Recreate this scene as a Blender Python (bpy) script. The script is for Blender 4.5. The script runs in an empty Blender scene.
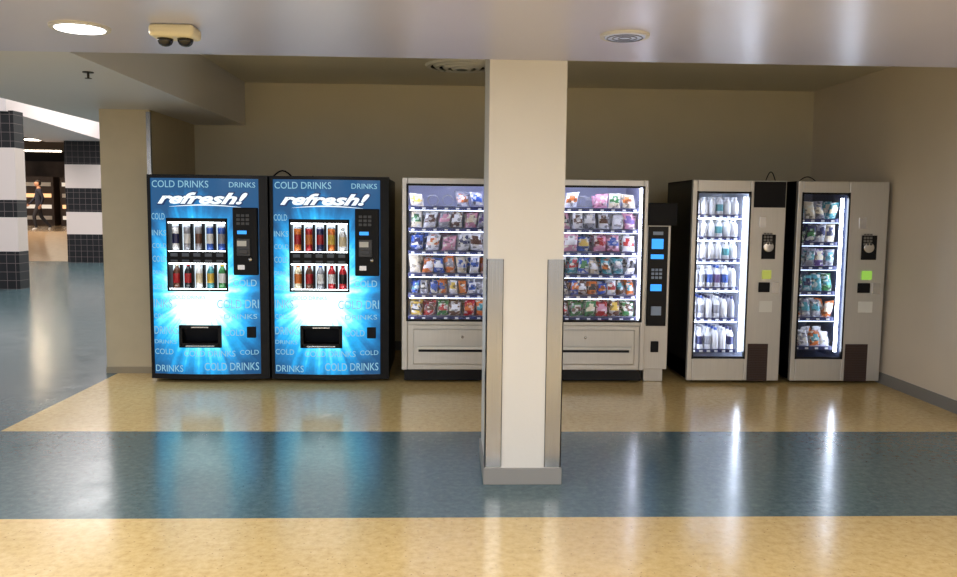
import bpy, math, random
from mathutils import Vector, Matrix
random.seed(7)
sc = bpy.context.scene
sc.view_settings.view_transform = 'Standard'
COL = sc.collection

# ------------------------------------------------------------------ materials
def srgb(r, g, b):
    f = lambda c: (c/255/12.92) if c/255 <= .04045 else ((c/255+.055)/1.055)**2.4
    return (f(r), f(g), f(b), 1)

def nodemat(name):
    m = bpy.data.materials.new(name); m.use_nodes = True
    nt = m.node_tree
    return m, nt, nt.nodes['Principled BSDF'], nt.nodes['Material Output']

def mat(name, col, rough=.5, metal=0., emis=None, es=0., var=0., vscale=8., bump=0., bscale=60., coat=0., spec=None):
    m, nt, b, o = nodemat(name)
    b.inputs['Base Color'].default_value = col
    b.inputs['Roughness'].default_value = rough
    b.inputs['Metallic'].default_value = metal
    b.inputs['Coat Weight'].default_value = coat
    if spec is not None: b.inputs['Specular IOR Level'].default_value = spec
    if emis:
        b.inputs['Emission Color'].default_value = emis
        b.inputs['Emission Strength'].default_value = es
    tc = nt.nodes.new('ShaderNodeTexCoord')
    if var > 0:
        n = nt.nodes.new('ShaderNodeTexNoise'); n.inputs['Scale'].default_value = vscale; n.inputs['Detail'].default_value = 4
        nt.links.new(tc.outputs['Object'], n.inputs['Vector'])
        r = nt.nodes.new('ShaderNodeValToRGB')
        r.color_ramp.elements[0].position = .3; r.color_ramp.elements[1].position = .7
        r.color_ramp.elements[0].color = tuple(c*(1-var) for c in col[:3])+(1,)
        r.color_ramp.elements[1].color = tuple(min(1, c*(1+var)) for c in col[:3])+(1,)
        nt.links.new(n.outputs['Fac'], r.inputs['Fac'])
        nt.links.new(r.outputs['Color'], b.inputs['Base Color'])
    if bump > 0:
        n2 = nt.nodes.new('ShaderNodeTexNoise'); n2.inputs['Scale'].default_value = bscale; n2.inputs['Detail'].default_value = 3
        nt.links.new(tc.outputs['Object'], n2.inputs['Vector'])
        bp = nt.nodes.new('ShaderNodeBump'); bp.inputs['Strength'].default_value = bump; bp.inputs['Distance'].default_value = .01
        nt.links.new(n2.outputs['Fac'], bp.inputs['Height'])
        nt.links.new(bp.outputs['Normal'], b.inputs['Normal'])
    return m

def brushed(name, col, rough=.35, metal=.9, lo=.7):
    m, nt, b, o = nodemat(name)
    b.inputs['Metallic'].default_value = metal; b.inputs['Roughness'].default_value = rough
    tc = nt.nodes.new('ShaderNodeTexCoord'); mp = nt.nodes.new('ShaderNodeMapping')
    mp.inputs['Scale'].default_value = (120, 120, 1.5)
    n = nt.nodes.new('ShaderNodeTexNoise'); n.inputs['Scale'].default_value = 2
    nt.links.new(tc.outputs['Object'], mp.inputs['Vector']); nt.links.new(mp.outputs[0], n.inputs['Vector'])
    r = nt.nodes.new('ShaderNodeValToRGB')
    r.color_ramp.elements[0].color = tuple(c*lo for c in col[:3])+(1,)
    r.color_ramp.elements[1].color = tuple(min(1, c*1.1) for c in col[:3])+(1,)
    nt.links.new(n.outputs['Fac'], r.inputs['Fac']); nt.links.new(r.outputs[0], b.inputs['Base Color'])
    return m

def wrapper(name, col, seed):
    """printed foil / label: base colour with small blocks of artwork"""
    m, nt, b, o = nodemat(name); N = nt.nodes.new; L = nt.links.new
    tc = N('ShaderNodeTexCoord'); mp = N('ShaderNodeMapping'); mp.inputs['Location'].default_value = (seed*3.1, seed*1.7, seed*.9); mp.inputs['Scale'].default_value = (1, .4, 1.3)
    L(tc.outputs['Object'], mp.inputs[0])
    v = N('ShaderNodeTexVoronoi'); v.inputs['Scale'].default_value = 34; L(mp.outputs[0], v.inputs['Vector'])
    s = N('ShaderNodeSeparateColor'); L(v.outputs['Color'], s.inputs[0])
    r = N('ShaderNodeValToRGB'); r.color_ramp.interpolation = 'CONSTANT'; e = r.color_ramp.elements
    lt = tuple(.5*c+.45 for c in col[:3])+(1,); dk = tuple(c*.35+.01 for c in col[:3])+(1,)
    e[0].position = 0; e[0].color = col; e[1].position = .9; e[1].color = (.75, .72, .62, 1)
    for p_, c_ in ((.5, lt), (.64, dk), (.78, col)):
        q = e.new(p_); q.color = c_
    L(s.outputs[0], r.inputs[0]); L(r.outputs[0], b.inputs['Base Color']); b.inputs['Roughness'].default_value = .32
    return m

def glassmat(name):
    m, nt, b, o = nodemat(name); nt.nodes.remove(b)
    t = nt.nodes.new('ShaderNodeBsdfTransparent'); g = nt.nodes.new('ShaderNodeBsdfGlossy')
    t.inputs[0].default_value = (.95, .96, .98, 1)
    g.inputs['Roughness'].default_value = .03
    fr = nt.nodes.new('ShaderNodeFresnel'); fr.inputs[0].default_value = 1.35
    mx = nt.nodes.new('ShaderNodeMixShader')
    nt.links.new(fr.outputs[0], mx.inputs[0]); nt.links.new(t.outputs[0], mx.inputs[1]); nt.links.new(g.outputs[0], mx.inputs[2])
    nt.links.new(mx.outputs[0], o.inputs[0])
    return m

def emit(name, col, s):
    return mat(name, (0, 0, 0, 1), .5, emis=col, es=s)

M = {}
M['black'] = mat('black_enamel', (.005, .005, .007, 1), .35, spec=.22)
M['blackmat'] = mat('black_plastic', (.006, .006, .008, 1), .5, spec=.2)
M['dark'] = mat('dark_recess', (.012, .014, .02, 1), .6, spec=.2)
M['silver_paint'] = brushed('satin_silver_panel', srgb(204, 202, 198), .34, .55, .9)
M['steel'] = brushed('brushed_steel', srgb(170, 170, 170), .22)
M['white'] = mat('white_plastic', srgb(225, 225, 220), .45)
M['liner'] = mat('cabinet_liner', srgb(205, 208, 230), .6)
M['linerw'] = mat('cabinet_liner_white', srgb(225, 230, 242), .6)
M['linerdark'] = mat('cabinet_liner_dark', srgb(70, 78, 104), .6)
M['led'] = emit('led_tube_cool', (.78, .86, 1, 1), 20)
M['ledv'] = emit('led_tube_violet', (.80, .83, 1, 1), 15)
M['leds'] = emit('shelf_fill_strip', (.80, .85, 1, 1), 8)  # for the strips added to brighten the shelves
M['shelf_fill_bright'] = emit('shelf_fill_strip_bright', (.82, .91, 1, 1), 19)
M['glass'] = glassmat('door_glass')
M['screen'] = emit('blue_screen', (.04, .35, 1, 1), 1.4)
M['screeng'] = emit('green_display', (.45, .85, .12, 1), .6)
M['screeny'] = emit('amber_display', (.75, .78, .15, 1), .5)
M['vent'] = mat('vent_brown', srgb(58, 40, 34), .6)
M['chrome'] = mat('chrome', (.7, .7, .72, 1), .15, 1)
M['rail'] = mat('price_rail', srgb(32, 40, 84), .4)
M['coil'] = mat('coil_steel', (.5, .5, .52, 1), .3, .9)

prodcols = {
 'red': srgb(178, 36, 42), 'orange': srgb(215, 118, 50), 'yellow': srgb(225, 190, 80), 'green': srgb(62, 128, 72),
 'blue': srgb(52, 90, 175), 'navy': srgb(38, 42, 88), 'white': srgb(238, 238, 242), 'pink': srgb(214, 150, 172), 'brown': srgb(98, 62, 46),
 'purple': srgb(108, 84, 146), 'teal': srgb(80, 155, 165), 'cream': srgb(228, 214, 184), 'grey': srgb(150, 150, 160), 'blk': srgb(28, 28, 32)}
PN = list(prodcols)
PM = [wrapper('wrapper_'+k, v, i) for i, (k, v) in enumerate(prodcols.items())]
PMP = [mat('label_'+k, v, .3) for k, v in prodcols.items()]
pi = {k: i for i, k in enumerate(PN)}

# ------------------------------------------------------------------ mesh builder
class MB:
    def __init__(s): s.v = []; s.f = []; s.m = []; s.sm = []
    def add(s, vs, fs, mi=0, smooth=False):
        o = len(s.v); s.v += [tuple(p) for p in vs]
        for i, f in enumerate(fs):
            s.f.append([o+k for k in f]); s.m.append(mi[i] if isinstance(mi, list) else mi); s.sm.append(smooth)
    def box(s, x0, x1, y0, y1, z0, z1, mi=0):
        s.add([(x0,y0,z0),(x1,y0,z0),(x1,y1,z0),(x0,y1,z0),(x0,y0,z1),(x1,y0,z1),(x1,y1,z1),(x0,y1,z1)],
              [(0,3,2,1),(4,5,6,7),(0,1,5,4),(1,2,6,5),(2,3,7,6),(3,0,4,7)], mi)
    def lathe(s, c, prof, mis, n=16, axis='z', smooth=True):
        vs = []; fs = []; ms = []
        for r, h in prof:
            for k in range(n):
                a = 2*math.pi*k/n; p = (r*math.cos(a), r*math.sin(a), h)
                if axis == 'y': p = (p[0], p[2], p[1])
                if axis == 'x': p = (p[2], p[0], p[1])
                vs.append((c[0]+p[0], c[1]+p[1], c[2]+p[2]))
        for i in range(len(prof)-1):
            for k in range(n):
                a, b = i*n+k, i*n+(k+1) % n
                f = (a, b, b+n, a+n)
                if axis == 'y': f = f[::-1]
                fs.append(f); ms.append(mis[i] if isinstance(mis, (list, tuple)) else mis)
        fs.append(tuple(range(n))[::-1] if axis != 'y' else tuple(range(n))); ms.append(ms[0])
        L = (len(prof)-1)*n
        fs.append(tuple(range(L, L+n)) if axis != 'y' else tuple(range(L, L+n))[::-1]); ms.append(ms[-2])
        s.add(vs, fs, ms, smooth)
    def ring(s, c, prof, n=40, mi=0):
        k = len(prof); vs = []; fs = []
        for j in range(n):
            a = 2*math.pi*j/n
            for r, h in prof: vs.append((c[0]+r*math.cos(a), c[1]+r*math.sin(a), c[2]+h))
        for j in range(n):
            for i in range(k):
                a, b = j*k+i, j*k+(i+1) % k; d = ((j+1) % n)*k
                fs.append((a, b, d+(i+1) % k, d+i))
        s.add(vs, fs, mi, False)
    def bag(s, x, y, z, w, h, t, m1, m2, tilt=0.):
        rows = [(0,.06,1),(.06,.12,.97),(.16,.75,.92),(.35,1,.95),(.62,1,.95),(.84,.7,.92),(.94,.12,.97),(1,.06,1)]
        n = 10; vs = []; fs = []; ms = []
        for (hh, tf, wf) in rows:
            for k in range(n):
                a = 2*math.pi*k/n; ca, sa = math.cos(a), math.sin(a)
                px = w/2*wf*math.copysign(abs(ca)**.6, ca); py = t/2*tf*math.copysign(abs(sa)**.9, sa)
                vs.append((x+px+tilt*h*hh, y+py+.25*t*hh, z+h*hh+tilt*px*.5))
        for i in range(len(rows)-1):
            for k in range(n):
                a, b = i*n+k, i*n+(k+1) % n
                fs.append((a, b, b+n, a+n))
                ms.append(m2 if (i in (3, 4) and k in (6, 7, 8) and not (i == 4 and k != 7)) else m1)
        fs.append(tuple(range(n))[::-1]); ms.append(m1)
        L = (len(rows)-1)*n; fs.append(tuple(range(L, L+n))); ms.append(m1)
        s.add(vs, fs, ms, True)
    def bottle(s, x, y, z, r, h, body, label, cap):
        prof = [(r*.85,0),(r,.02*h),(r,.22*h),(r*1.02,.23*h),(r*1.02,.58*h),(r,.6*h),(r*.9,.7*h),(r*.45,.84*h),(r*.38,.88*h),(r*.45,.885*h),(r*.45,.99*h),(r*.4,h)]
        s.lathe((x, y, z), prof, [body,body,label,label,label,body,body,body,cap,cap,cap], 14)
    def can(s, x, y, z, r, h, body, label):
        prof = [(r*.8,0),(r,.04*h),(r,.3*h),(r,.7*h),(r,.94*h),(r*.8,h)]
        s.lathe((x, y, z), prof, [pi['grey'], body, label, body, pi['grey']], 14)
    def quadstrip(s, pts0, pts1, mi=0, smooth=True):
        n = len(pts0); s.add(pts0+pts1, [(i, i+1, n+i+1, n+i) for i in range(n-1)], mi, smooth)
    def obj(s, name, mats, parent=None, bevel=0., seg=2, loc=None):
        me = bpy.data.meshes.new(name); me.from_pydata(s.v, [], s.f)
        for m in mats: me.materials.append(m)
        for p, mi, sm in zip(me.polygons, s.m, s.sm): p.material_index = mi; p.use_smooth = sm
        me.update()
        ob = bpy.data.objects.new(name, me); COL.objects.link(ob)
        if parent: ob.parent = parent
        if loc: ob.location = loc
        if bevel > 0:
            b = ob.modifiers.new('bevel', 'BEVEL'); b.width = bevel; b.segments = seg; b.limit_method = 'ANGLE'
        return ob

def box(name, x0, x1, y0, y1, z0, z1, m, parent=None, bevel=0.):
    b = MB(); b.box(x0, x1, y0, y1, z0, z1)
    return b.obj(name, [m], parent, bevel)

def empty(name, loc=(0, 0, 0), rz=0):
    e = bpy.data.objects.new(name, None); e.empty_display_size = .2; e.location = loc; e.rotation_euler = (0, 0, rz); COL.objects.link(e); return e

def curve(name, splines, r, m, parent=None, res=2):
    cu = bpy.data.curves.new(name, 'CURVE'); cu.dimensions = '3D'; cu.bevel_depth = r; cu.bevel_resolution = res; cu.use_fill_caps = True
    for pts in splines:
        sp = cu.splines.new('POLY'); sp.points.add(len(pts)-1)
        for p, q in zip(sp.points, pts): p.co = (*q, 1)
    ob = bpy.data.objects.new(name, cu); COL.objects.link(ob); cu.materials.append(m)
    if parent: ob.parent = parent
    return ob

def text_verts(txt, size, shear=0, offset=0, spacing=1.):
    cu = bpy.data.curves.new('t', 'FONT'); cu.body = txt; cu.size = size; cu.shear = shear; cu.offset = offset; cu.space_character = spacing
    cu.resolution_u = 3
    ob = bpy.data.objects.new('t', cu); COL.objects.link(ob)
    dg = bpy.context.evaluated_depsgraph_get(); dg.update()
    me = bpy.data.meshes.new_from_object(ob.evaluated_get(dg))
    vs = [v.co.copy() for v in me.vertices]; fs = [tuple(p.vertices) for p in me.polygons]
    bpy.data.objects.remove(ob); bpy.data.meshes.remove(me)
    return vs, fs

def add_text(mb, txt, x, z, size, ysurf, mi=0, width=None, shear=0, offset=0, up=0.):
    vs, fs = text_verts(txt, size, shear, offset)
    if not vs: return
    w0 = max(v.x for v in vs)-min(v.x for v in vs); k = (width/w0) if width else 1; mx = min(v.x for v in vs)
    out = []
    for v in vs:
        X = x+(v.x-mx)*k
        out.append((X, ysurf(X), z+v.y+up*(v.x-mx)*k))
    mb.add(out, fs, mi)

# ------------------------------------------------------------------ dimensions
XR, YB, H2 = 4.0, 9.01, 2.88
YE, HC, HS = 4.535, 2.361, 2.426
XS, XP, XPL, YP, XQ, XSL = -3.067, -2.717, -3.167, 7.68, -2.176, -3.67
YM = 7.274

# ------------------------------------------------------------------ floor
def floor_material():
    m, nt, b, o = nodemat('speckled_vinyl_floor'); N = nt.nodes.new; L = nt.links.new
    tc = N('ShaderNodeTexCoord'); sp = N('ShaderNodeSeparateXYZ'); L(tc.outputs['Object'], sp.inputs[0])
    def math_(op, a, bb):
        n = N('ShaderNodeMath'); n.operation = op
        for i, q in enumerate((a, bb)):
            if isinstance(q, (int, float)): n.inputs[i].default_value = q
            else: L(q, n.inputs[i])
        return n.outputs[0]
    band = math_('MULTIPLY', math_('GREATER_THAN', sp.outputs[1], 4.026), math_('LESS_THAN', sp.outputs[1], 5.649))
    left = math_('MULTIPLY', math_('LESS_THAN', sp.outputs[0], XS), math_('GREATER_THAN', sp.outputs[1], 4.026))
    fac = math_('MAXIMUM', band, left)
    def noise(scale, det=4, rough=.6):
        n = N('ShaderNodeTexNoise'); n.inputs['Scale'].default_value = scale; n.inputs['Detail'].default_value = det; n.inputs['Roughness'].default_value = rough
        L(tc.outputs['Object'], n.inputs['Vector']); return n.outputs['Fac']
    def ramp(f, pts):
        r = N('ShaderNodeValToRGB'); e = r.color_ramp.elements
        e[0].position, e[0].color = pts[0]; e[1].position, e[1].color = pts[-1]
        for p, c in pts[1:-1]:
            q = e.new(p); q.color = c
        L(f, r.inputs[0]); return r.outputs[0]
    mott = noise(24, 6, .7)
    yel = ramp(mott, [(.3, srgb(198, 168, 110)), (.5, srgb(216, 188, 130)), (.7, srgb(226, 202, 148))])
    teal = ramp(mott, [(.3, srgb(68, 90, 98)), (.5, srgb(82, 106, 113)), (.7, srgb(100, 123, 128))])
    def mix(f, a, bb):
        n = N('ShaderNodeMix'); n.data_type = 'RGBA'; L(f, n.inputs[0]); L(a, n.inputs[6]); L(bb, n.inputs[7]); return n.outputs[2]
    base = mix(fac, yel, teal)
    vor = N('ShaderNodeTexVoronoi'); vor.inputs['Scale'].default_value = 26; L(tc.outputs['Object'], vor.inputs['Vector'])
    spk = ramp(vor.outputs['Distance'], [(.07, (.36, .27, .18, 1)), (.12, (1, 1, 1, 1))])
    big = noise(1.3, 3)
    wear = ramp(big, [(.3, (.93, .93, .93, 1)), (.7, (1, 1, 1, 1))])
    mu = N('ShaderNodeMix'); mu.data_type = 'RGBA'; mu.blend_type = 'MULTIPLY'; mu.inputs[0].default_value = .7; L(base, mu.inputs[6]); L(spk, mu.inputs[7])
    mu2 = N('ShaderNodeMix'); mu2.data_type = 'RGBA'; mu2.blend_type = 'MULTIPLY'; mu2.inputs[0].default_value = 1; L(mu.outputs[2], mu2.inputs[6]); L(wear, mu2.inputs[7])
    L(mu2.outputs[2], b.inputs['Base Color'])
    rr = ramp(noise(5, 4), [(.3, (.15,)*3+(1,)), (.7, (.23,)*3+(1,))]); L(rr, b.inputs['Roughness'])
    bp = N('ShaderNodeBump'); bp.inputs['Strength'].default_value = .02; bp.inputs['Distance'].default_value = .01
    L(noise(9, 2), bp.inputs['Height']); L(bp.outputs[0], b.inputs['Normal'])
    b.inputs['Specular IOR Level'].default_value = .55
    return m
MF = floor_material()
box('floor', -30, 6, -8, 23.5, -.1, 0, MF)
RZ = .66
fb = MB(); fb.add([(-30,23.5,0),(-6,23.5,0),(-6,29,RZ),(-30,29,RZ),(-30,46,RZ),(-6,46,RZ)], [(0,1,2,3),(3,2,5,4)]); fb.obj('floor_ramp', [mat('tan_floor', srgb(166, 142, 116), .22, var=.06)])

wallm = mat('wall_beige_paint', srgb(214, 206, 180), .55, var=.03, vscale=1.5, bump=.05, bscale=90)
wallr = mat('wall_cream_paint', srgb(226, 215, 198), .5, var=.03, vscale=1.5, bump=.05, bscale=90)
ceilm = mat('ceiling_gloss_paint', srgb(182, 186, 220), .28, var=.03, vscale=1.2, bump=.05, bscale=2.5)
ceil2 = mat('ceiling_recess_paint', srgb(218, 213, 196), .6)
trimm = mat('grey_rubber_trim', srgb(135, 134, 132), .5)
box('wall_back', XPL, XR+.2, YB, YB+.15, 0, H2, wallm)
box('wall_right', XR, XR+.2, -8, YB, 0, H2, wallr)
box('baseboard_right', XR-.015, XR, -8, YB, 0, .1, trimm)
box('baseboard_back', XP, XR-.015, YB-.015, YB, 0, .1, trimm)
box('ceiling', -9, XR+.2, -8, YE, HC, HC+.7, ceilm)
box('ceiling_recess', XQ, XR+.2, YE, YB+.15, H2, H2+.15, ceil2)
box('ceiling_soffit', XSL, XQ, YE, YB+.5, HS, H2+.15, mat('soffit_paint', srgb(206, 206, 210), .4))
pier = empty('wing_wall_pier')
box('body', XPL, XP, YP, YB, 0, HS, mat('pier_paint', srgb(192, 180, 152), .5, var=.03), pier)
box('corner_guard', XP-.03, XP+.006, YP-.006, YP+.03, .0, HS-.02, M['steel'], pier)
box('base_trim', XPL-.006, XP-.03, YP-.006, YP, 0, .06, mat('pier_trim', srgb(150, 140, 118), .5), pier)

col = empty('support_column')
CX0, CX1, CY0, CY1 = .222, .643, YE, YE+.6
box('shaft', CX0, CX1, CY0, CY1, 0, H2, mat('column_paint', srgb(208, 207, 204), .4, var=.02, vscale=2, bump=.04), col)
g = MB()
for (xa, xb, ya, yb) in [(CX0-.006, CX0+.085, CY0-.006, CY0), (CX0-.006, CX0, CY0-.006, CY0+.085), (CX1-.085, CX1+.006, CY0-.006, CY0), (CX1, CX1+.006, CY0-.006, CY0+.085)]:
    g.box(xa, xb, ya, yb, .1, 1.28)
g.obj('corner_guards', [M['steel']], col)
g = MB()
for xa in (CX0+.085, CX1-.089): g.box(xa, xa+.004, CY0-.003, CY0, .1, 1.28)
g.obj('guard_edge_strips', [mat('guard_edge_dark', srgb(70, 66, 60), .6)], col)  # dark strips along the guards' inner edges, for contrast
g = MB(); g.box(CX0-.012, CX1+.012, CY0-.012, CY1+.012, 0, .095); g.obj('base_trim', [trimm], col, .003)

# ------------------------------------------------------------------ drink machine
def print_mat():
    m, nt, b, o = nodemat('backlit_print'); N = nt.nodes.new; L = nt.links.new
    tc = N('ShaderNodeTexCoord')
    s1 = N('ShaderNodeVectorMath'); s1.operation = 'SUBTRACT'; s1.inputs[1].default_value = (.45, 0, .80); L(tc.outputs['Object'], s1.inputs[0])
    s2 = N('ShaderNodeVectorMath'); s2.operation = 'MULTIPLY'; s2.inputs[1].default_value = (1/.60, 0, 1/.92); L(s1.outputs[0], s2.inputs[0])
    ln = N('ShaderNodeVectorMath'); ln.operation = 'LENGTH'; L(s2.outputs[0], ln.inputs[0])
    nz = N('ShaderNodeTexNoise'); nz.inputs['Scale'].default_value = 8; nz.inputs['Detail'].default_value = 7; nz.inputs['Roughness'].default_value = .6; L(tc.outputs['Object'], nz.inputs['Vector'])
    mp = N('ShaderNodeMath'); mp.operation = 'MULTIPLY_ADD'; mp.inputs[1].default_value = .35; mp.inputs[2].default_value = -.175; L(nz.outputs['Fac'], mp.inputs[0])
    # splash streaks radiating from the centre of the artwork
    nd = N('ShaderNodeVectorMath'); nd.operation = 'NORMALIZE'; L(s2.outputs[0], nd.inputs[0])
    n2 = N('ShaderNodeTexNoise'); n2.inputs['Scale'].default_value = 7; n2.inputs['Detail'].default_value = 3; L(nd.outputs[0], n2.inputs['Vector'])
    m2 = N('ShaderNodeMath'); m2.operation = 'MULTIPLY_ADD'; m2.inputs[1].default_value = .5; m2.inputs[2].default_value = -.25; L(n2.outputs['Fac'], m2.inputs[0])
    ad = N('ShaderNodeMath'); ad.operation = 'ADD'; L(ln.outputs['Value'], ad.inputs[0]); L(mp.outputs[0], ad.inputs[1])
    ad2 = N('ShaderNodeMath'); ad2.operation = 'ADD'; L(ad.outputs[0], ad2.inputs[0]); L(m2.outputs[0], ad2.inputs[1])
    r = N('ShaderNodeValToRGB'); e = r.color_ramp.elements
    e[0].position = .36; e[0].color = (.7, 1, 1, 1); e[1].position = 1.0; e[1].color = (.005, .05, .13, 1)
    q = e.new(.50); q.color = (.12, .72, .98, 1)
    q = e.new(.66); q.color = (.012, .32, .66, 1)
    q = e.new(.82); q.color = (.008, .13, .32, 1)
    L(ad2.outputs[0], r.inputs[0])
    b.inputs['Base Color'].default_value = (.01, .03, .08, 1); b.inputs['Roughness'].default_value = .15; b.inputs['Specular IOR Level'].default_value = .3
    L(r.outputs[0], b.inputs['Emission Color']); b.inputs['Emission Strength'].default_value = 1.6
    return m
MPR = print_mat()
MTXT = emit('print_pale_text', (.36, .74, .92, 1), .75)
MLOGO = emit('print_logo_text', (.85, .95, 1, 1), 1.2)
MLOGOB = emit('print_logo_outline', (.01, .05, .2, 1), .6)
MBACK = emit('product_backlight', (.75, .9, 1, 1), 1.3)

def drink_machine(x0, rowA, rowB):
    W, D, H, B = 1.042, .85, 1.83, .055
    E = empty('drink_vending_machine', (x0, YM+.045, 0))
    bow = lambda x: -B*(1-((x-W/2)/(W/2))**2)
    m = MB(); m.box(0, W, .1, D, .06, H-.01); m.box(.05, W-.05, .12, D-.05, .02, .06)
    for fx in (.08, W-.08):
        for fy in (.18, D-.12): m.lathe((fx, fy, 0), [(.03, 0), (.03, .03)], 0, 10)
    m.obj('cabinet', [M['black']], E, .006)
    def bowbar(mb, xa, xb, za, zb, yo, yb_, n=14, mi=0):
        xs = [xa+(xb-xa)*i/n for i in range(n+1)]
        f0 = [(x, bow(x)+yo, za) for x in xs]; f1 = [(x, bow(x)+yo, zb) for x in xs]
        b0 = [(x, yb_, za) for x in xs]; b1 = [(x, yb_, zb) for x in xs]
        mb.quadstrip(f0, f1, mi, True); mb.quadstrip(f1, b1, mi, False); mb.quadstrip(b0, f0, mi, False)
        mb.add([f0[0], f1[0], b1[0], b0[0]], [(0, 1, 2, 3)], mi); mb.add([f0[-1], f1[-1], b1[-1], b0[-1]], [(3, 2, 1, 0)], mi)
    PX0, PX1, PZ0, PZ1 = .03, W-.075, .075, 1.80
    m = MB()
    bowbar(m, 0, W, PZ1, H, -.008, .1); bowbar(m, 0, W, .03, PZ0, -.008, .1)
    bowbar(m, 0, PX0, PZ0, PZ1, -.008, .1, 3); bowbar(m, PX1, W, PZ0, PZ1, -.008, .1, 4)
    m.obj('door_frame', [M['black']], E)
    holes = [(.175, .70, .815, 1.455), (.275, .625, .325, .505)]
    xs = sorted(set([PX0+(PX1-PX0)*i/24 for i in range(25)]+[h[0] for h in holes]+[h[1] for h in holes]))
    zs = sorted(set([PZ0, PZ1]+[h[2] for h in holes]+[h[3] for h in holes]))
    m = MB()
    for i in range(len(xs)-1):
        for j in range(len(zs)-1):
            cx, cz = (xs[i]+xs[i+1])/2, (zs[j]+zs[j+1])/2
            if any(h[0] < cx < h[1] and h[2] < cz < h[3] for h in holes): continue
            a, b = xs[i], xs[i+1]
            m.add([(a, bow(a), zs[j]), (b, bow(b), zs[j]), (b, bow(b), zs[j+1]), (a, bow(a), zs[j+1])], [(0, 1, 2, 3)])
    m.obj('backlit_panel', [MPR], E)
    h = holes[0]; m = MB()
    fr = .016; y0 = -.066
    rails = [(h[0], h[0]+fr, h[2], h[3]), (h[1]-fr, h[1], h[2], h[3]), (h[0], h[1], h[3]-.035, h[3]), (h[0], h[1], h[2], h[2]+.02), (h[0], h[1], 1.062, 1.165)]
    for (a, b, c, d) in rails: m.box(a, b, y0, .09, c, d)
    cw = (h[1]-h[0]-2*fr)/5
    for k in range(1, 5):
        X = h[0]+fr+cw*k; m.box(X-.008, X+.008, y0+.01, .0, h[2], h[3])
    m.obj('selection_frame', [M['blackmat']], E, .003)
    box('backlight', h[0]+.01, h[1]-.01, .05, .06, h[2]+.01, h[3]-.01, MBACK, E)
    m = MB()
    for (zt) in (h[3]-.035, 1.062): m.box(h[0]+fr, h[1]-fr, y0+.006, y0+.02, zt-.008, zt)
    for (zt) in (h[2]+.02, 1.165): m.box(h[0]+fr, h[1]-fr, y0+.006, y0+.014, zt, zt+.004)
    m.obj('added_window_strips', [emit('added_window_emitter', (.9, .97, 1, 1), 15)], E)  # hidden glowing strips, added to brighten the sample drinks
    m = MB()
    for r_, (z0, row) in enumerate(((1.168, rowA), (.838, rowB))):
        for k, it in enumerate(row):
            X = h[0]+fr+cw*(k+.5); kind, c1, c2, c3 = it
            if kind == 'c': m.can(X, .005, z0, .035, .215, pi[c1], pi[c2])
            else: m.bottle(X, .005, z0, .036, .22, pi[c1], pi[c2], pi[c3])
    m.obj('sample_drinks', PMP, E)
    m = MB()
    for k in range(5):
        X = h[0]+fr+cw*(k+.5)
        m.box(X-.03, X+.03, y0-.006, y0, 1.12, 1.15); m.box(X-.03, X+.03, y0-.006, y0, 1.075, 1.092)
    m.obj('selection_buttons', [mat('button_grey', srgb(80, 90, 105), .3)], E, .002)
    h = holes[1]; m = MB()
    fr = .02
    for (a, b, c, d) in [(h[0]-.01, h[0]+fr, h[2]-.01, h[3]+.01), (h[1]-fr, h[1]+.01, h[2]-.01, h[3]+.01), (h[0], h[1], h[3]-fr, h[3]+.01), (h[0], h[1], h[2]-.01, h[2]+.03)]:
        m.box(a, b, -.074, .06, c, d)
    m.obj('dispense_port_frame', [M['blackmat']], E, .005)
    m = MB(); m.box(h[0], h[1], .085, .099, h[2], h[3]); m.add([(h[0]+.02, -.03, h[3]-.03), (h[1]-.02, -.03, h[3]-.03), (h[1]-.02, .05, h[2]+.03), (h[0]+.02, .05, h[2]+.03)], [(0, 3, 2, 1)])
    m.obj('dispense_flap', [M['dark']], E)
    m = MB(); m.box(h[0]+.05, h[1]-.05, -.078, -.072, h[2]+.0, h[2]+.012); m.box(h[0]+.1, h[1]-.1, -.078, -.072, h[3]-.012, h[3]-.002); m.obj('dispense_trim', [M['chrome']], E)
    m = MB(); m.box(.75, .962, -.07, .0, .96, 1.55); m.obj('payment_panel', [M['blackmat']], E, .008)
    m = MB(); m.box(.785, .90, -.082, -.07, 1.13, 1.28); m.box(.80, .885, -.1, -.082, 1.15, 1.19); m.obj('bill_acceptor', [mat('bill_grey', srgb(60, 62, 68), .35)], E, .004)
    box('display', .79, .87, -.0735, -.07, 1.32, 1.35, M['screen'], E)
    m = MB()
    for r_ in range(3):
        for c_ in range(3): m.box(.785+.04*c_, .813+.04*c_, -.076, -.07, 1.40+.035*r_, 1.422+.035*r_)
    m.obj('keypad', [mat('key_grey', srgb(70, 72, 78), .4)], E)
    m = MB(); m.box(.79, .85, -.0735, -.07, 1.01, 1.05); m.lathe((.90, -.07, 1.1), [(.016, -.012), (.016, 0)], 0, 14, 'y'); m.obj('coin_slot', [M['chrome']], E)
    box('instruction_label', .79, .87, -.0855, -.082, 1.215, 1.262, M['white'], E)
    m = MB(); m.box(.85, .93, -.04, .0, .40, .50); m.obj('coin_return', [M['blackmat']], E, .006)
    ys = lambda o: (lambda x: bow(x)-o)
    m = MB()
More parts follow.
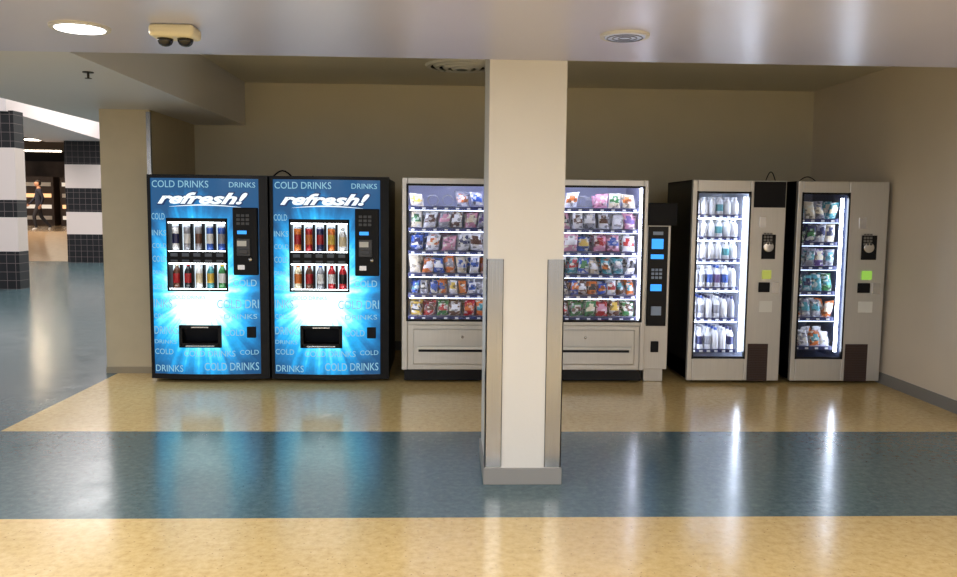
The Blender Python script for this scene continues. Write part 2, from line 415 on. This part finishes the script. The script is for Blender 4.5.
    rows = [('COLD DRINKS', .045, 1.72, .085, .50, 0), ('COLD', .035, 1.44, .08, .12, 0), ('DRINKS', .72, 1.725, .065, .22, 0),
            ('INKS', .035, 1.30, .07, .13, 0), ('COLD', .035, 1.19, .06, .13, 0), ('COLD', .035, 1.07, .075, .13, 0), ('DRINKS', .035, .96, .05, .13, 0), ('COLD', .035, .83, .06, .13, 0), ('COLD', .74, .86, .085, .20, 0),
            ('INKS', .035, .665, .11, .17, 0), ('COLD DRI', .60, .665, .11, .355, 0), ('COLD', .035, .57, .06, .13, 0),
            ('DRINKS', .035, .43, .10, .22, 0), ('DRINKS', .66, .57, .06, .28, 0), ('COLD', .66, .42, .08, .17, 0), ('DRINKS', .035, .345, .05, .2, 0),
            ('COLD DRINKS', .30, .235, .075, .45, 0), ('COLD', .035, .25, .07, .17, 0), ('COLD', .79, .25, .06, .16, 0), ('COLD DRINKS', .48, .11, .10, .47, 0), ('DRINKS', .04, .095, .085, .25, 0), ('COLD DRINKS', .2, .745, .045, .3, 0)]
    for t, x, z, s_, w_, u in rows: add_text(m, t, x, z, s_, ys(.003), 0, w_, up=u)
    m.obj('print_lettering', [MTXT], E)
    m = MB(); add_text(m, 'refresh!', .085, 1.578, .14, ys(.004), 0, .80, shear=.4, offset=.012); m.obj('logo_outline', [MLOGOB], E)  # dark printed outline behind the logo letters
    m = MB(); add_text(m, 'refresh!', .095, 1.583, .13, ys(.008), 0, .78, shear=.4, offset=.005)
    m.obj('logo_lettering', [MLOGO], E)
    m = MB(); sw0 = []; sw1 = []
    for i in range(20):
        t = i/19; x = .20+.62*t; zc = 1.552+.012*math.sin(t*math.pi)
        sw0.append((x, bow(x)-.009, zc)); sw1.append((x, bow(x)-.009, zc+.010*math.sin(t*math.pi)+.001))
    m.quadstrip(sw0, sw1); m.obj('logo_swoosh', [MLOGO], E)
    return E

c = lambda a, b: ('c', a, b, None)
b_ = lambda a, l, k: ('b', a, l, k)
drink_machine(-2.625, [c('white', 'navy'), c('grey', 'white'), c('grey', 'brown'), c('blue', 'white'), c('blue', 'grey')],
              [b_('brown', 'red', 'cream'), b_('blk', 'red', 'red'), b_('white', 'cream', 'white'), b_('teal', 'yellow', 'white'), b_('green', 'white', 'yellow')])
drink_machine(-1.565, [c('orange', 'red'), c('red', 'orange'), c('navy', 'red'), c('orange', 'yellow'), b_('white', 'cream', 'white')],
              [b_('cream', 'orange', 'orange'), b_('brown', 'red', 'red'), b_('grey', 'white', 'blue'), b_('red', 'white', 'red'), b_('red', 'blk', 'red')])

# ------------------------------------------------------------------ snack machine (wide)
def snack_machine(x0, tower):
    W, D, H = 1.08, .85, 1.83
    E = empty('snack_vending_machine', (x0, YM, 0))
    gx0, gx1, gz0, gz1 = .05, W-.045, .57, 1.765
    m = MB()
    m.box(0, .02, .06, D, .12, H); m.box(W-.02, W, .06, D, .12, H); m.box(0, W, .06, D, H-.02, H); m.box(0, W, D-.03, D, .12, H); m.box(0, W, .06, D, .12, .54)
    m.box(.02, W-.02, .03, D-.04, .02, .12)
    for fx in (.08, W-.08):
        for fy in (.15, D-.12): m.lathe((fx, fy, 0), [(.03, 0), (.03, .03)], 0, 10)
    m.obj('cabinet', [M['black']], E, .003)
    m = MB()
    m.box(.0, gx0, 0, .06, .12, H); m.box(gx1, W, 0, .06, .12, H); m.box(gx0, gx1, 0, .06, gz1, H); m.box(gx0, gx1, 0, .06, .525, gz0)
    m.box(gx0, gx1, .01, .06, .12, .525)
    m.obj('door_frame', [M['silver_paint']], E, .006)
    m = MB()
    m.box(gx0-.012, gx0+.006, -.006, .03, gz0-.01, gz1+.01); m.box(gx1-.006, gx1+.012, -.006, .03, gz0-.01, gz1+.01)
    m.box(gx0, gx1, -.006, .03, gz1-.006, gz1+.012); m.box(gx0, gx1, -.006, .03, gz0-.012, gz0+.006)
    m.obj('glass_gasket', [M['black']], E)
    box('glass_pane', gx0, gx1, .02, .026, gz0, gz1, M['glass'], E)
    m = MB(); m.box(.10, W-.09, -.012, .02, .17, .49); m.obj('delivery_drawer', [M['silver_paint']], E, .01)
    m = MB(); m.box(.15, W-.14, -.014, -.0125, .285, .325); m.obj('drawer_grip_dark_strip', [M['dark']], E)  # flat dark strip; the shade of a recess is put into its colour
    m = MB(); m.box(.14, W-.13, -.045, -.030, .312, .338); m.box(.14, .16, -.03, -.012, .312, .338); m.box(W-.15, W-.13, -.03, -.012, .312, .338); m.obj('drawer_handle', [M['white']], E, .004)
    m = MB(); m.lathe((W/2, -.012, .42), [(.0, -.006), (.012, -.005), (.012, 0)], 0, 14, 'y'); m.obj('drawer_lock', [M['chrome']], E)
    m = MB(); m.box(.02, .03, .06, D-.03, .54, H-.02); m.box(W-.03, W-.02, .06, D-.03, .54, H-.02); m.box(.02, W-.02, D-.045, D-.03, .54, H-.02); m.box(.02, W-.02, .06, D-.03, .54, .552); m.box(.02, W-.02, .06, D-.03, H-.035, H-.02)
    m.obj('liner', [M['liner']], E)
    m = MB(); m.box(.032, .05, .068, .09, .58, 1.76); m.box(W-.06, W-.032, .068, .09, .58, 1.76); m.box(.06, W-.06, .07, .095, 1.762, 1.785); m.obj('led_tubes', [M['ledv']], E)
    shelves = [1.575, 1.385, 1.18, .975, .785, .585]
    m = MB(); ls = MB()
    for z in shelves:
        m.box(.04, W-.04, .14, D-.06, z-.008, z); m.box(.04, W-.04, .128, .14, z-.028, z+.004, 1)
        if z > .6: ls.box(.06, W-.06, .118, .126, z-.034, z-.030)
        for k in range(10): m.box(.09+k*.1-.015, .09+k*.1+.015, .124, .128, z-.022, z-.006, 2)
    m.obj('shelves', [M['liner'], M['rail'], M['white']], E)
    ls.obj('added_shelf_strips', [M['leds']], E)  # glowing strips added under the shelves to light the packets
    coils = []
    m = MB()
    pal = [['white', 'grey', 'cream', 'pink'], ['white', 'pink', 'grey', 'brown', 'cream', 'white'], ['white', 'red', 'navy', 'blue', 'pink', 'white'], ['orange', 'cream', 'blue', 'yellow', 'white', 'teal'], ['white', 'brown', 'navy', 'orange', 'pink', 'blue'], ['green', 'orange', 'red', 'yellow', 'navy', 'brown', 'green']]
    for si, z in enumerate(shelves):
        n = [7, 8, 7, 9, 11, 8][si]; cw = (W-.12)/n; hh = [.13, .155, .16, .155, .125, .155][si]
        for k in range(n):
            X = .06+cw*(k+.5)
            a, b2 = random.choice(pal[si]), random.choice(PN)
            cnt = random.choice([2, 3, 4]) if si > 0 else random.choice([0, 1, 2])
            for d in range(cnt):
                m.bag(X+random.uniform(-.008, .008), .175+d*.09+random.uniform(0, .03), z+.006, cw*random.uniform(.78, 1.0), hh*random.uniform(.75, 1.05), .05, pi[a], pi[b2], random.uniform(-.22, .22))
            r = min(cw*.4, .05)
            coils.append([(X+r*math.sin(t*.785), .15+t*.0085, z+.012+r-r*math.cos(t*.785)) for t in range(0, 65)])
    m.obj('snack_packets', PM, E)
    curve('coils', coils, .002, M['coil'], E, 0)
    if tower:
        m = MB(); m.box(W, W+.225, .06, D*.6, .12, 1.62); m.box(W+.02, W+.2, .1, D*.5, 0, .12); m.obj('payment_tower', [M['silver_paint']], E, .006)
        m = MB(); m.box(W+.02, W+.20, .045, .06, .52, 1.42); m.obj('tower_fascia', [M['black']], E, .004)
        m = MB(); m.box(W+.0, W+.26, -.02, .06, 1.43, 1.63); m.obj('tower_header', [M['blackmat']], E, .008)
        m = MB(); m.box(W+.05, W+.155, .04, .045, 1.22, 1.31); m.box(W+.045, W+.16, .04, .045, 1.13, 1.17); m.box(W+.05, W+.15, .04, .045, .84, .90); m.obj('tower_screen', [M['screen']], E)
        m = MB()
        for r_ in range(3):
            for c_ in range(3): m.box(W+.055+.035*c_, W+.08+.035*c_, .038, .045, .95+.035*r_, .972+.035*r_)
        m.box(W+.06, W+.15, .03, .045, .62, .70); m.box(W+.06, W+.15, .038, .045, 1.345, 1.375)
        m.obj('tower_keypad', [mat('tower_keys', srgb(150, 170, 200), .3)], E)
        m = MB(); m.box(W+.07, W+.14, .04, .06, .28, .38); m.obj('tower_coin_return', [M['blackmat']], E, .004)
    return E
snack_machine(-.405, False)
snack_machine(.70, True)

# ------------------------------------------------------------------ narrow glass front machines
def narrow(name, x0, W, gx1, kind, dy=0):
    D, H = .85, 1.84
    E = empty(name, (x0, YM+dy, 0))
    gx0, gz0, gz1 = .045, .24, 1.73
    inx = gx1+.03
    m = MB()
    m.box(0, .02, .05, D, .04, H); m.box(inx, W, .05, D, .04, H); m.box(0, W, .05, D, H-.02, H); m.box(0, W, D-.03, D, .04, H); m.box(0, W, .05, D, .04, .2)
    for fx in (.08, W-.08):
        for fy in (.15, D-.12): m.lathe((fx, fy, 0), [(.03, 0), (.03, .045)], 0, 10)
    m.obj('cabinet', [M['black']], E, .003)
    m = MB()
    m.box(.0, gx0, 0, .05, .03, H); m.box(gx1, W, 0, .05, .03, H); m.box(gx0, gx1, 0, .05, gz1, H); m.box(gx0, gx1, 0, .05, .03, gz0)
    m.obj('door_frame', [M['silver_paint']], E, .006)
    m = MB()
    m.box(gx0-.008, gx0+.008, -.004, .03, gz0-.01, gz1+.01); m.box(gx1-.008, gx1+.008, -.004, .03, gz0-.01, gz1+.01)
    m.box(gx0, gx1, -.004, .03, gz1-.008, gz1+.008); m.box(gx0, gx1, -.004, .03, gz0-.008, gz0+.008)
    m.obj('glass_gasket', [M['black']], E)
    box('glass_pane', gx0, gx1, .02, .026, gz0, gz1, M['glass'], E)
    bot = kind == 'bottle'
    m = MB(); m.box(.02, .03, .05, D-.03, .2, H-.02); m.box(inx-.01, inx, .05, D-.03, .2, H-.02); m.box(.02, inx, D-.045, D-.03, .2, H-.02); m.box(.02, inx, .05, D-.03, .2, .212); m.box(.02, inx, .05, D-.03, H-.035, H-.02)
    m.obj('liner', [M['linerw'] if bot else M['linerdark']], E)
    m = MB(); lx = gx1-.035 if bot else gx1-.045
    m.box(lx, lx+.022, .055, .075, gz0+.05, gz1-.04)
    if bot: m.box(.032, .05, .055, .075, gz0+.05, gz1-.04)
    m.obj('led_tubes', [M['led']], E)
    m = MB(); pk = MB(); coils = []; ls = MB()
    if bot: sh = [1.53, 1.33, 1.13, .87, .59, .30]; n = 6
    else: sh = [1.50, 1.29, 1.07, .84, .60, .33]; n = 4
    xr = gx1-.05
    for si, z in enumerate(sh):
        m.box(.035, xr, .10, D-.06, z-.008, z); m.box(.035, xr, .09, .10, z-.028, z+.004, 1)
        if z > .4: ls.box(.05, xr, .08, .089, z-.036, z-.030)
        cw = (xr-.05)/n
        for k in range(n):
            X = .045+cw*(k+.5)
            m.box(X-.015, X+.015, .086, .09, z-.022, z-.006, 2)
            if bot:
                bd, lb, cp = ('white', 'white', 'white') if si < 3 else (random.choice(['white', 'grey', 'white', 'white']), random.choice(['white', 'navy', 'blue', 'grey', 'purple', 'white']), random.choice(['white', 'navy', 'blue']))
                if si < 3: lb = random.choice(['white', 'white', 'grey', 'teal', 'white'])
                for d in range(4): pk.bottle(X, .135+d*.09, z, .03, .16 if si < 3 else .2, pi[bd], pi[lb], pi[cp])
            else:
                a = random.choice(['grey', 'white', 'cream', 'grey', 'teal', 'brown', 'navy', 'green', 'purple'] if si < 4 else ['brown', 'grey', 'orange', 'white', 'navy']); b2 = random.choice(['white', 'grey', 'teal', 'green', 'navy', 'cream'])
                for d in range(3):
                    pk.bag(X, .14+d*.09, z+.004, cw*.98, .15*random.uniform(.85, 1.1), .05, pi[a], pi[b2], random.uniform(-.3, .3))
                coils.append([(X+.04*math.sin(t*.785), .11+t*.0085, z+.052-.04*math.cos(t*.785)) for t in range(0, 50)])
    m.obj('shelves', [M['liner'], M['rail'], M['white']], E)
    ls.obj('added_shelf_strips', [M['shelf_fill_bright'] if bot else emit('shelf_fill_strip_dim', (.66, .78, 1, 1), 3)], E)  # added strips again, brightening the goods below each shelf
    pk.obj('bottles' if bot else 'snack_packets', PMP if bot else PM, E)
    if coils: curve('coils', coils, .002, M['coil'], E, 0)
    cx0 = gx1+.03; cw = W-cx0
    m = MB()
    if bot: m.box(cx0+.0, W-.01, -.012, 0, 1.60, 1.83)
    m.box(cx0+cw*.30, cx0+cw*.72, -.012, 0, 1.14, 1.36); m.box(cx0+cw*.25, cx0+cw*.60, -.01, 0, .84, .93)
    m.obj('control_panel', [M['blackmat']], E, .004)
    m = MB(); m.box(cx0+cw*.34, cx0+cw*.62, -.016, -.008, .96, 1.04); m.obj('display', [M['screeny'] if bot else M['screeng']], E, .002)
    m = MB(); m.lathe((cx0+cw*.5, 0, 1.25), [(.045, -.018), (.05, -.01), (.05, 0)], 0, 20, 'y'); m.box(cx0+cw*.66, cx0+cw*.88, -.01, 0, .83, .93); m.box(cx0+cw*.2, cx0+cw*.4, -.008, 0, 1.42, 1.52); m.obj('coin_mechanism', [M['chrome']], E, .002)
    m = MB()
    for r_ in range(4):
        for c_ in range(3): m.box(cx0+cw*.34+.028*c_, cx0+cw*.34+.02+.028*c_, -.018, -.01, 1.385-.028*r_-.03, 1.405-.028*r_-.03)
    m.obj('keypad', [mat('keypad_grey', srgb(120, 118, 116), .4)], E)
    box('price_label', cx0+cw*.3, cx0+cw*.7, -.004, 0, .66, .76, M['white'], E)
    m = MB(); m.box(cx0-.0, cx0+cw*.62, -.01, 0, .03, .37)
    for k in range(14): m.box(cx0+.01, cx0+cw*.62-.01, -.016, -.01, .045+k*.022, .055+k*.022)
    m.obj('vent_grille', [M['vent']], E)
    return E
narrow('bottle_vending_machine', 2.175, .845, .52, 'bottle')
narrow('packet_vending_machine', 3.125, .83, .47, 'bag')

# ------------------------------------------------------------------ ceiling fixtures
def downlight(x, y, z, r, on):
    E = empty('recessed_downlight', (x, y, z))
    m = MB(); m.ring((0, 0, -.012), [(r*1.15, .012), (r*1.12, 0), (r*.95, 0), (r*.9, .011)])
    m.obj('trim_ring', [mat('fixture_trim', srgb(190, 190, 190), .4)], E)
    m = MB(); m.lathe((0, 0, -.0145), [(r*.92, 0), (r*.92, .004)], 0, 32)
    m.obj('lens', [emit('downlight_lens_on', (1, .98, .94, 1), 6) if on else mat('downlight_lens_off', srgb(150, 152, 165), .2, emis=(.6, .65, .8, 1), es=.35)], E)
    if not on:
        m = MB()
        for k in range(1, 4): m.ring((0, 0, -.018), [(r*.26*k+.006, 0), (r*.26*k+.006, .003), (r*.26*k, .003), (r*.26*k, 0)])
        m.obj('louvre_rings', [mat('louvre_grey', srgb(70, 70, 78), .4)], E)
    else:
        ld = bpy.data.lights.new('lamp', 'AREA'); ld.shape = 'DISK'; ld.size = r*1.8; ld.energy = on; ld.color = (1, .97, .93)
        lo = bpy.data.objects.new('lamp', ld); lo.location = (0, 0, -.02); lo.parent = E; COL.objects.link(lo)
downlight(-1.68, 3.9, HC, .115, 24)
downlight(.81, 3.86, HC, .10, 0)
def fill_panel(x, y, e):  # unseen light panels, added to brighten the recess and floor
    E = empty('added_light_panel', (x, y, HC))
    m = MB(); m.box(-.62, .62, -.32, .32, -.012, 0); m.obj('frame', [M['white']], E, .003)
    m = MB(); m.box(-.58, .58, -.28, .28, -.016, -.012); m.obj('diffuser', [emit('fill_panel_lamp', (1, .99, .97, 1), 4)], E)
    ld = bpy.data.lights.new('lamp', 'AREA'); ld.shape = 'RECTANGLE'; ld.size = 1.16; ld.size_y = .56; ld.energy = e; ld.color = (1, .985, .97)
    lo = bpy.data.objects.new('lamp', ld); lo.location = (0, 0, -.03); lo.parent = E; COL.objects.link(lo)
for x in (-4.6, -1.7, .8, 3.0): fill_panel(x, .6, 76)
for x in (-3.2, .8): fill_panel(x, -2.6, 84)

cam_e = empty('ceiling_security_camera', (-1.24, 3.86, HC))
m = MB(); m.box(-.10, .10, -.07, .07, -.055, 0); m.obj('housing', [mat('camera_housing', srgb(215, 208, 180), .4)], cam_e, .018, 3)
m = MB()
for sx in (-.045, .045):
    m.lathe((sx, 0, -.055), [(.036, 0), (.034, -.012), (.028, -.024), (.016, -.032), (.004, -.035)], 0, 20)
m.obj('lens_domes', [mat('smoked_dome', (.01, .01, .012, 1), .08)], cam_e)
sp = empty('ceiling_fire_sprinkler', (-2.37, 5.6, HS))
m = MB(); m.lathe((0, 0, -.006), [(.035, 0), (.035, .006)], 0, 20); m.lathe((0, 0, -.04), [(.008, 0), (.008, .036)], 0, 10); m.lathe((0, 0, -.043), [(.022, 0), (.022, .003)], 0, 14)
m.obj('head', [mat('sprinkler_metal', srgb(60, 58, 56), .4, .5)], sp)
ve = empty('ceiling_air_diffuser', (.12, 7.75, H2))
m = MB()
for k in range(4):
    r = .05+.08*k; m.ring((0, 0, -.045+.009*k), [(r, 0), (r+.035, 0), (r+.06, .025), (r+.05, .025)])
m.obj('cones', [M['white']], ve)
m = MB(); m.lathe((0, 0, -.003), [(.34, 0), (.34, .003)], 0, 32); m.obj('throat', [M['dark']], ve)

curve('power_cable', [[(-2.2+.10*math.sin(t*.25)-.01*t, 8.97, 1.55+.75*(t/20)*(1-.55*(t/20))) for t in range(21)],
                      [(-1.7+.03*t, 8.1, 1.85+.06*math.sin(t*.5)) for t in range(14)]], .008, M['blackmat'])
curve('power_cable', [[(2.95+.012*t, 7.6+.01*t, 1.845+.09*math.sin(t*math.pi/12)) for t in range(13)], [(3.3+.015*t, 7.7, 1.845+.05*math.sin(t*math.pi/12)) for t in range(13)]], .005, M['blackmat'])

# ------------------------------------------------------------------ corridor (left, far)
def tile_mat():
    m, nt, b, o = nodemat('black_tile'); N = nt.nodes.new; L = nt.links.new
    tc = N('ShaderNodeTexCoord'); mp = N('ShaderNodeMapping'); mp.inputs['Rotation'].default_value = (math.pi/2, 0, 0); L(tc.outputs['Object'], mp.inputs[0])
    br = N('ShaderNodeTexBrick'); br.offset = 0; br.inputs['Scale'].default_value = 1; br.inputs['Brick Width'].default_value = .16; br.inputs['Row Height'].default_value = .16; br.inputs['Mortar Size'].default_value = .005
    br.inputs['Color1'].default_value = (.006, .006, .008, 1); br.inputs['Color2'].default_value = (.01, .01, .012, 1); br.inputs['Mortar'].default_value = (.14, .11, .11, 1)
    L(mp.outputs[0], br.inputs[0]); L(br.outputs['Color'], b.inputs['Base Color']); b.inputs['Roughness'].default_value = .3
    b.inputs['Specular IOR Level'].default_value = .3
    return m
TM = tile_mat()
WT = mat('white_tile', srgb(225, 212, 208), .3)
def pillar(x0, x1, y0, d, bands):
    E = empty('tiled_pillar')
    for i, (za, zb, k) in enumerate(bands):
        box('band_%d' % (i+1), x0, x1, y0, y0+d, za, zb, TM if k else WT, E)
    return E
pillar(-9.3, -7.93, 15.5, .35, [(0, .70, 1), (.70, 1.33, 0), (1.33, 1.65, 1), (1.65, 2.60, 0), (2.60, 3.27, 1)])
pillar(-10.45, -9.50, 23.0, .5, [(0, .78, 1), (.78, 1.39, 0), (1.39, 2.04, 1), (2.04, 2.68, 0), (2.68, 3.33, 1)])
WB = mat('white_bulkhead', srgb(235, 224, 224), .5)
bk = MB(); bk.add([(-9.8, 15.4, 3.25), (-8.0, 15.4, 3.25), (-9.4, 23.6, 3.32), (-11.2, 23.6, 3.32), (-9.8, 15.4, 5.2), (-8.0, 15.4, 5.2), (-9.4, 23.6, 5.2), (-11.2, 23.6, 5.2)],
    [(0, 3, 2, 1), (4, 5, 6, 7), (0, 1, 5, 4), (1, 2, 6, 5), (2, 3, 7, 6), (3, 0, 4, 7)])
bk.obj('corridor_bulkhead', [WB])
box('wall_bulkhead_left', -30, -9.8, 15.6, 15.9, 3.25, 5.2, WB)
box('ceiling_corridor', -30, XSL, YE, 24, 5.2, 5.3, WB)
box('ceiling_store', -30, -6, 24, 46, 3.9, 4.0, mat('store_ceiling', srgb(60, 55, 52), .7))
box('wall_store_header', -30, -6, 23.8, 24.0, 3.6, 5.2, WB)
box('wall_store_back', -30, -6, 45, 45.2, RZ, 4, mat('store_wall', srgb(110, 88, 72), .7, var=.5, vscale=.8))
box('wall_corridor_right', XPL, XPL+.3, YB+.15, 24, 0, 5.2, wallm)
box('wall_store_right', -6.2, -6, 24, 46, 0, 4, wallm)
S = empty('lit_store_shelving', (0, 0, RZ))
m = MB()
for k in range(6):
    x = -27+k*1.9
    m.box(x, x+1.6, 38, 38.6, 0, 2.2)
m.obj('racks', [mat('rack_dark', srgb(70, 54, 46), .6)], S)
m = MB()
for k in range(6):
    x = -27+k*1.9
    for j in range(4): m.box(x+.1, x+1.5, 37.95, 38.0, .27+j*.5, .44+j*.5, (k+j) % 3)
m.obj('goods', [emit('glowing_goods_warm', (1, .55, .25, 1), 1.5), mat('goods_white', srgb(220, 210, 200), .5), emit('glowing_goods_pale', (.9, .75, .6, 1), 1)], S)  # warm and pale goods glow to stand in for store lighting
st = MB()
for k in range(5): st.box(-27+k*3, -25.6+k*3, 30, 30.3, 3.86, 3.9)
for k in range(5): st.box(-27+k*3, -25.6+k*3, 36, 36.3, 3.86, 3.9)
st.obj('store_ceiling_lights', [emit('store_lamp', (1, .85, .65, 1), 14)])
def area(name, loc, sx, sy, e, colr):
    E = empty(name, loc)
    m = MB(); m.box(-sx/2, sx/2, -sy/2, sy/2, -.03, 0); m.obj('diffuser', [emit('panel_lamp', colr+(1,), 1.2)], E)
    ld = bpy.data.lights.new('lamp', 'AREA'); ld.shape = 'RECTANGLE'; ld.size = sx; ld.size_y = sy; ld.energy = e; ld.color = colr
    lo = bpy.data.objects.new('lamp', ld); lo.location = (0, 0, -.05); lo.parent = E; COL.objects.link(lo)
area('unseen_corridor_light', (-7.4, 10, 5.2), 4, 6, 320, (1, .97, .96))  # unseen panels, placed and sized to light the corridor softly
area('unseen_corridor_light', (-7.2, 19.5, 5.2), 6, 6, 420, (1, .97, .96))
area('unseen_corridor_light', (-13, 20, 5.2), 3, 4, 300, (1, .92, .85))
area('ceiling_store_light', (-15, 28, 3.9), 3, .6, 240, (1, .78, .55))

# ------------------------------------------------------------------ person walking
def person(x, y, z0, rz):
    E = empty('walking_person', (x, y, z0), rz)
    V = [(0,0,.95),(0,0,1.1),(0,.02,1.3),(0,.03,1.45),(0,.02,1.54),(0,.0,1.62),
         (.09,0,.92),(.10,-.16,.52),(.10,-.10,.10),(.10,-.24,.04),
         (-.09,0,.92),(-.10,.08,.5),(-.10,.36,.16),(-.10,.30,.03),
         (.19,.03,1.42),(.23,.14,1.15),(.22,.06,.92),(.21,.03,.84),
         (-.19,.03,1.42),(-.23,-.08,1.16),(-.22,-.24,.98),(-.21,-.29,.92)]
    Ed = [(0,1),(1,2),(2,3),(3,4),(4,5),(0,6),(6,7),(7,8),(8,9),(0,10),(10,11),(11,12),(12,13),(3,14),(14,15),(15,16),(16,17),(3,18),(18,19),(19,20),(20,21)]
    R = [.15,.14,.16,.11,.055,.06,.10,.07,.045,.035,.10,.07,.045,.035,.075,.052,.036,.03,.075,.052,.036,.03]
    me = bpy.data.meshes.new('body'); me.from_pydata(V, Ed, [])
    ob = bpy.data.objects.new('body', me); COL.objects.link(ob)
    ob.modifiers.new('s', 'SKIN')
    for i, r in enumerate(R):
        sv = me.skin_vertices[0].data[i]; sv.radius = (r, r*.8)
        sv.use_root = (i == 0)
    ss = ob.modifiers.new('ss', 'SUBSURF'); ss.levels = 2; ss.render_levels = 2
    dg = bpy.context.evaluated_depsgraph_get(); dg.update()
    m2 = bpy.data.meshes.new_from_object(ob.evaluated_get(dg)); bpy.data.objects.remove(ob)
    ob = bpy.data.objects.new('body', m2); COL.objects.link(ob); ob.parent = E
    m2.materials.clear()
    skin = mat('skin', srgb(190, 140, 115), .5)
    for q in (mat('dark_jacket', srgb(30, 34, 54), .8), mat('grey_trousers', srgb(36, 36, 46), .8), skin, mat('pale_shoes', srgb(205, 205, 210), .5)): m2.materials.append(q)
    for p in m2.polygons:
        c_ = p.center; p.use_smooth = True
        if c_.z < .12: p.material_index = 3
        elif c_.z > 1.5 or (abs(c_.x) > .17 and c_.z < .93): p.material_index = 2
        elif c_.z < .93: p.material_index = 1
        else: p.material_index = 0
    import bmesh
    bm = bmesh.new(); bmesh.ops.create_uvsphere(bm, u_segments=20, v_segments=14, radius=1)
    for v in bm.verts:
        c_ = v.co; v.co = Vector((c_.x*.078*(1-.18*max(0, -c_.z)), c_.y*.098*(1-.1*max(0, -c_.z)), c_.z*.12))
    me = bpy.data.meshes.new('head'); bm.to_mesh(me); bm.free()
    h = bpy.data.objects.new('head', me); h.location = (0, -.01, 1.66); COL.objects.link(h); h.parent = E; me.materials.append(skin)
    for p in me.polygons: p.use_smooth = True
    f = MB(); f.lathe((0, -.105, 1.65), [(.006, .03), (.012, 0), (.016, -.01)], 0, 8)
    f.lathe((.03, -.095, 1.67), [(.002, -.01), (.01, 0), (.002, .01)], 1, 8); f.lathe((-.03, -.095, 1.67), [(.002, -.01), (.01, 0), (.002, .01)], 1, 8)
    f.box(-.025, .025, -.104, -.09, 1.602, 1.61, 2)
    for s_ in (-1, 1): f.lathe((s_*.08, .0, 1.65), [(.005, -.03), (.015, 0), (.01, .03)], 0, 8)
    f.obj('face', [skin, M['blackmat'], mat('lips', srgb(150, 80, 75), .5)], E)
    bm = bmesh.new(); bmesh.ops.create_uvsphere(bm, u_segments=20, v_segments=14, radius=1)
    bmesh.ops.delete(bm, geom=[v for v in bm.verts if v.co.z < .25 and v.co.y < .1 or v.co.z < -.45], context='VERTS')
    for v in bm.verts: v.co = Vector((v.co.x*.088, v.co.y*.108, v.co.z*.13))
    me = bpy.data.meshes.new('hair'); bm.to_mesh(me); bm.free()
    h = bpy.data.objects.new('hair', me); h.location = (0, 0, 1.665); COL.objects.link(h); h.parent = E; me.materials.append(mat('dark_hair', srgb(30, 24, 22), .6))
    sp_ = []
    for (hx, hy, hz, dy) in ((.21, .03, .84, -.012), (-.21, -.29, .92, -.03)):
        for k in range(4):
            o_ = (k-1.5)*.018
            sp_.append([(hx, hy+o_, hz+.01), (hx, hy+o_+dy, hz-.04), (hx*.97, hy+o_+dy*2.5, hz-.07+abs(k-1.5)*.008)])
        sp_.append([(hx, hy-.03, hz+.03), (hx*.95, hy-.055, hz), (hx*.93, hy-.06, hz-.03)])
    curve('fingers', sp_, .009, skin, E)
    return E
person(-14.40, 29.6, RZ, math.radians(-60))

# ------------------------------------------------------------------ world + camera
w = bpy.data.worlds.new('world'); sc.world = w; w.use_nodes = True
w.node_tree.nodes['Background'].inputs[0].default_value = (.93, .95, 1, 1)
w.node_tree.nodes['Background'].inputs[1].default_value = 1.0

p, yaw, roll, h = .0947, .0379, .0106, 1.5469
F = Vector((math.sin(yaw)*math.cos(p), math.cos(yaw)*math.cos(p), -math.sin(p)))
R = Vector((math.cos(yaw), -math.sin(yaw), 0)); U = R.cross(F)
R2 = R*math.cos(roll)+U*math.sin(roll); U2 = -R*math.sin(roll)+U*math.cos(roll)
cd = bpy.data.cameras.new('camera'); co = bpy.data.objects.new('camera', cd); COL.objects.link(co)
mw = Matrix((R2, U2, -F)).transposed().to_4x4(); mw.translation = (0, 0, h); co.matrix_world = mw
cd.sensor_width = 36; cd.lens = 821.45/957*36; cd.clip_end = 200
sc.camera = co
